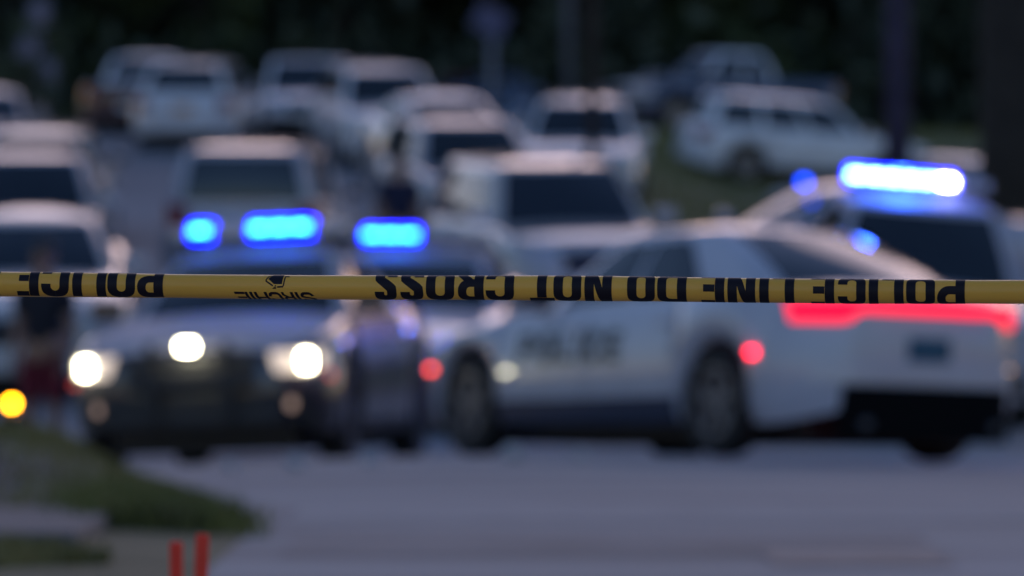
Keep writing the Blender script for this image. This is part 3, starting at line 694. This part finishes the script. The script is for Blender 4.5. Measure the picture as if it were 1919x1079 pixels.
def mk_mesh(nm, d, m, smooth):
    me = bpy.data.meshes.new(nm); me.from_pydata([tuple(v) for v in d[0]], [], d[1]); me.materials.append(m)
    if smooth:
        for p in me.polygons: p.use_smooth = True
    return me
protos = [(mk_mesh('trunk', trunk_data(11, .28, 9), BARK, True), mk_mesh('crown', crown_data(7000, 14, 3.6, 1.2, .22), [LEAF, LEAF2, LEAF2][i], False)) for i in range(3)]
def tree(name, label, cat, x, y, s, i, rz, group=None, sz=1.):
    root = empty(name, (x, y, T(x, y)), (0, 0, rz)); root.scale = (s, s, s * sz); tag(root, label, cat, group)
    for nm, me in zip(('trunk', 'crown'), protos[i]):
        o = bpy.data.objects.new(nm, me); col.objects.link(o); o.parent = root
    return root
k = 0
for row, (y0, dx) in enumerate(((138, 4.4), (147, 4.2), (157, 4.0))):
    x = -22 + row * 1.7
    while x < 24:
        tree('woodland_tree', 'dark leafy tree in the woodland edge behind the parked cars', 'tree', x + random.uniform(-.8, .8), y0 + random.uniform(-2, 2), random.uniform(.95, 1.25), k % 3, random.uniform(0, 6.28), 'trees of the woodland edge')
        x += dx; k += 1
# undergrowth closing the wood floor
V, F = [], []
for i in range(26000):
    p = Vector((random.uniform(-30, 32), random.uniform(133, 168), 0)); p.z = T(p.x, p.y) + abs(random.gauss(0, 1.6)); s = random.uniform(.15, .4)
    u = Vector((random.gauss(0, 1), random.gauss(0, 1), random.gauss(0, 1))).normalized(); v = u.cross(Vector((random.gauss(0, 1), random.gauss(0, 1), random.gauss(0, 1)))).normalized()
    b = len(V); V += [p + u * s, p + v * s * .6, p - u * s, p - v * s * .6]; F.append((b, b + 1, b + 2, b + 3))
o = fromdata('undergrowth', V, F, LEAF2, smooth=False); tag(o, 'dense dark undergrowth between the woodland trees', 'undergrowth', kind='stuff')
V, F = [], []
for i in range(60000):
    p = Vector((random.uniform(-45, 48), random.uniform(168, 178), random.uniform(4, 24))); s = random.uniform(.3, .7)
    u = Vector((random.gauss(0, 1), random.gauss(0, .4), random.gauss(0, 1))).normalized(); v = u.cross(Vector((random.gauss(0, .3), 1, random.gauss(0, .3)))).normalized()
    b = len(V); V += [p + u * s, p + v * s * .7, p - u * s, p - v * s * .7]; F.append((b, b + 1, b + 2, b + 3))
o = fromdata('far_wood', V, F, LEAF2, smooth=False); tag(o, 'dark mass of the deeper wood behind the tree edge', 'wood', kind='stuff')
bt = empty('roadside_tree', (X_(1890, 70), 70, T(X_(1890, 70), 70))); tag(bt, 'big roadside tree with thick dark trunk beside the slope', 'tree')
V, F = trunk_data(13, .42, 8); fromdata('trunk', V, F, BARK, bt)
V, F = crown_data(8000, 15, 4.2, 7.5, .2); fromdata('crown', V, F, LEAF, bt, smooth=False)
# flowering shrub far left
sx, sy = X_(72, 92), 92; sh = empty('flowering_shrub', (sx, sy, T(sx, sy))); tag(sh, 'slender shrub with pale lilac blossoms beside the parked cars', 'shrub')
V, F = trunk_data(2.2, .05, 7); fromdata('stem', V, F, BARK, sh)
V, F = crown_data(1800, 2.6, .8, .3, .06); fromdata('foliage', V, F, LEAF, sh, smooth=False)
for (dx, dz) in ((.05, 3.0), (-.12, 2.35), (.2, 1.95), (-.08, 1.2), (.1, .95)):
    V, F = [], []
    for i in range(160):
        p = Vector((dx + random.gauss(0, .08), -.45 + random.gauss(0, .08), dz - .35 + random.gauss(0, .1))); u = Vector((random.gauss(0, 1), random.gauss(0, 1), random.gauss(0, 1))).normalized(); v = u.orthogonal(); s = .035
        b = len(V); V += [p + u * s, p + v * s, p - u * s, p - v * s]; F.append((b, b + 1, b + 2, b + 3))
    fromdata('blossom', V, F, mat('blossom', (.4, .36, .44), rough=.7), sh, smooth=False)

# ------------------------------------------------------------------ people
SKIN = mat('skin', (.32, .17, .11), rough=.5, var=.1); HAIR = mat('hair', (.015, .012, .01), rough=.6)
def skinmesh(name, nodes, edges, m, parent, root, sub=2):
    me = bpy.data.meshes.new(name); me.from_pydata([n[0] for n in nodes], edges, []); me.materials.append(m)
    o = bpy.data.objects.new(name, me); col.objects.link(o); o.parent = parent
    md = o.modifiers.new('skin', 'SKIN'); md.use_smooth_shade = True
    lay = me.skin_vertices[0].data if me.skin_vertices else None
    if lay is None:
        bm = bmesh.new(); bm.from_mesh(me); bm.verts.layers.skin.verify(); bm.to_mesh(me); bm.free(); lay = me.skin_vertices[0].data
    for i, n in enumerate(nodes):
        rr = n[1] if isinstance(n[1], tuple) else (n[1], n[1]); lay[i].radius = rr; lay[i].use_root = (i == root)
    sb = o.modifiers.new('smooth', 'SUBSURF'); sb.levels = 1; sb.render_levels = sub
    return o
def person(label, x, y, rz, top, legs, legcol_shoes=TRIM, short=False):
    root = empty('person', (x, y, T(x, y)), (0, 0, rz)); tag(root, label, 'person')
    N = [((0, 0, .95), (.14, .11)), ((0, 0, 1.15), (.13, .1)), ((0, 0, 1.38), (.15, .1)), ((0, .0, 1.5), (.06, .06)), ((0, -.01, 1.58), (.065, .075)), ((0, -.015, 1.66), (.078, .098)), ((0, -.005, 1.74), (.07, .085))]
    E = [(0, 1), (1, 2), (2, 3), (3, 4), (4, 5), (5, 6)]
    def add(p, r, frm): N.append((p, r)); E.append((frm, len(N) - 1)); return len(N) - 1
    nose = add((0, -.115, 1.645), .016, 5)
    for s in (1, -1):
        a = add((s * .19, 0, 1.42), .06, 2); b = add((s * .235, .03, 1.15), .045, a); c = add((s * .22, -.06, .92), .032, b); d = add((s * .21, -.085, .84), (.022, .038), c)
        for k, (oy, ln) in enumerate(((-.03, .07), (-.01, .085), (.01, .08), (.028, .062))):
            e = add((s * .21, -.09 + oy, .79), .0095, d); add((s * .2, -.1 + oy, .79 - ln * .75), .008, e)
        e = add((s * .195, -.13, .82), .011, d); add((s * .185, -.15, .78), .009, e)
        h = add((s * .1, 0, .86), .095, 0); kn = add((s * .11, -.01, .5), .06, h); an = add((s * .12, .02, .1), .04, kn); add((s * .13, -.12, .04), .035, an)
    body = skinmesh('body', N, E, SKIN, root, 0)
    S = [((0, 0, .93), (.165, .13)), ((0, 0, 1.15), (.155, .125)), ((0, 0, 1.38), (.175, .125)), ((0, 0, 1.47), (.08, .08))]; SE = [(0, 1), (1, 2), (2, 3)]
    for s in (1, -1):
        S.append(((s * .195, 0, 1.42), .078)); SE.append((2, len(S) - 1)); S.append(((s * .225, .02, 1.22), .066)); SE.append((len(S) - 2, len(S) - 1))
    skinmesh('shirt', S, SE, top, root, 0, 2)
    P = [((0, 0, .97), (.16, .135))]; PE = []
    for s in (1, -1):
        P.append(((s * .1, 0, .84), .118)); PE.append((0, len(P) - 1)); P.append(((s * .112, -.01, .5), .085)); PE.append((len(P) - 2, len(P) - 1))
        if not short: P.append(((s * .12, .02, .1), .07)); PE.append((len(P) - 2, len(P) - 1))
    skinmesh('shorts' if short else 'trousers', P, PE, legs, root, 0, 2)
    for s in (1, -1): box('shoe', (s * .127, -.06, .045), (.095, .27, .09), legcol_shoes, root, .03)
    bm = bmesh.new(); bmesh.ops.create_uvsphere(bm, u_segments=16, v_segments=10, radius=1)
    bmesh.ops.transform(bm, matrix=Matrix.Translation((0, .012, 1.735)) @ Matrix.Diagonal((.088, .108, .085, 1)), verts=bm.verts)
    me = bpy.data.meshes.new('hair'); bm.to_mesh(me); bm.free(); link('hair', me, HAIR, root)
    for s in (1, -1):
        box('eye', (s * .032, -.108, 1.672), (.022, .012, .012), HAIR, root, .004); box('ear', (s * .082, 0, 1.66), (.018, .035, .06), SKIN, root, .006)
    box('mouth', (0, -.103, 1.595), (.045, .012, .01), mat('lips', (.3, .1, .08)), root, .003)
UNI = mat('navy_cloth', (.014, .017, .05), rough=.85, var=.2); MAR = mat('maroon_cloth', (.16, .012, .025), rough=.85, var=.2); BLK = mat('black_cloth', (.015, .014, .02), rough=.9, var=.2)
person('person in dark navy uniform standing between the parked cars', X_(748, 60), 60, .3, UNI, UNI)
person('person in black shirt and maroon shorts beside the black police sedan', X_(82, 41.5), 41.5, -.4, BLK, MAR, short=True)
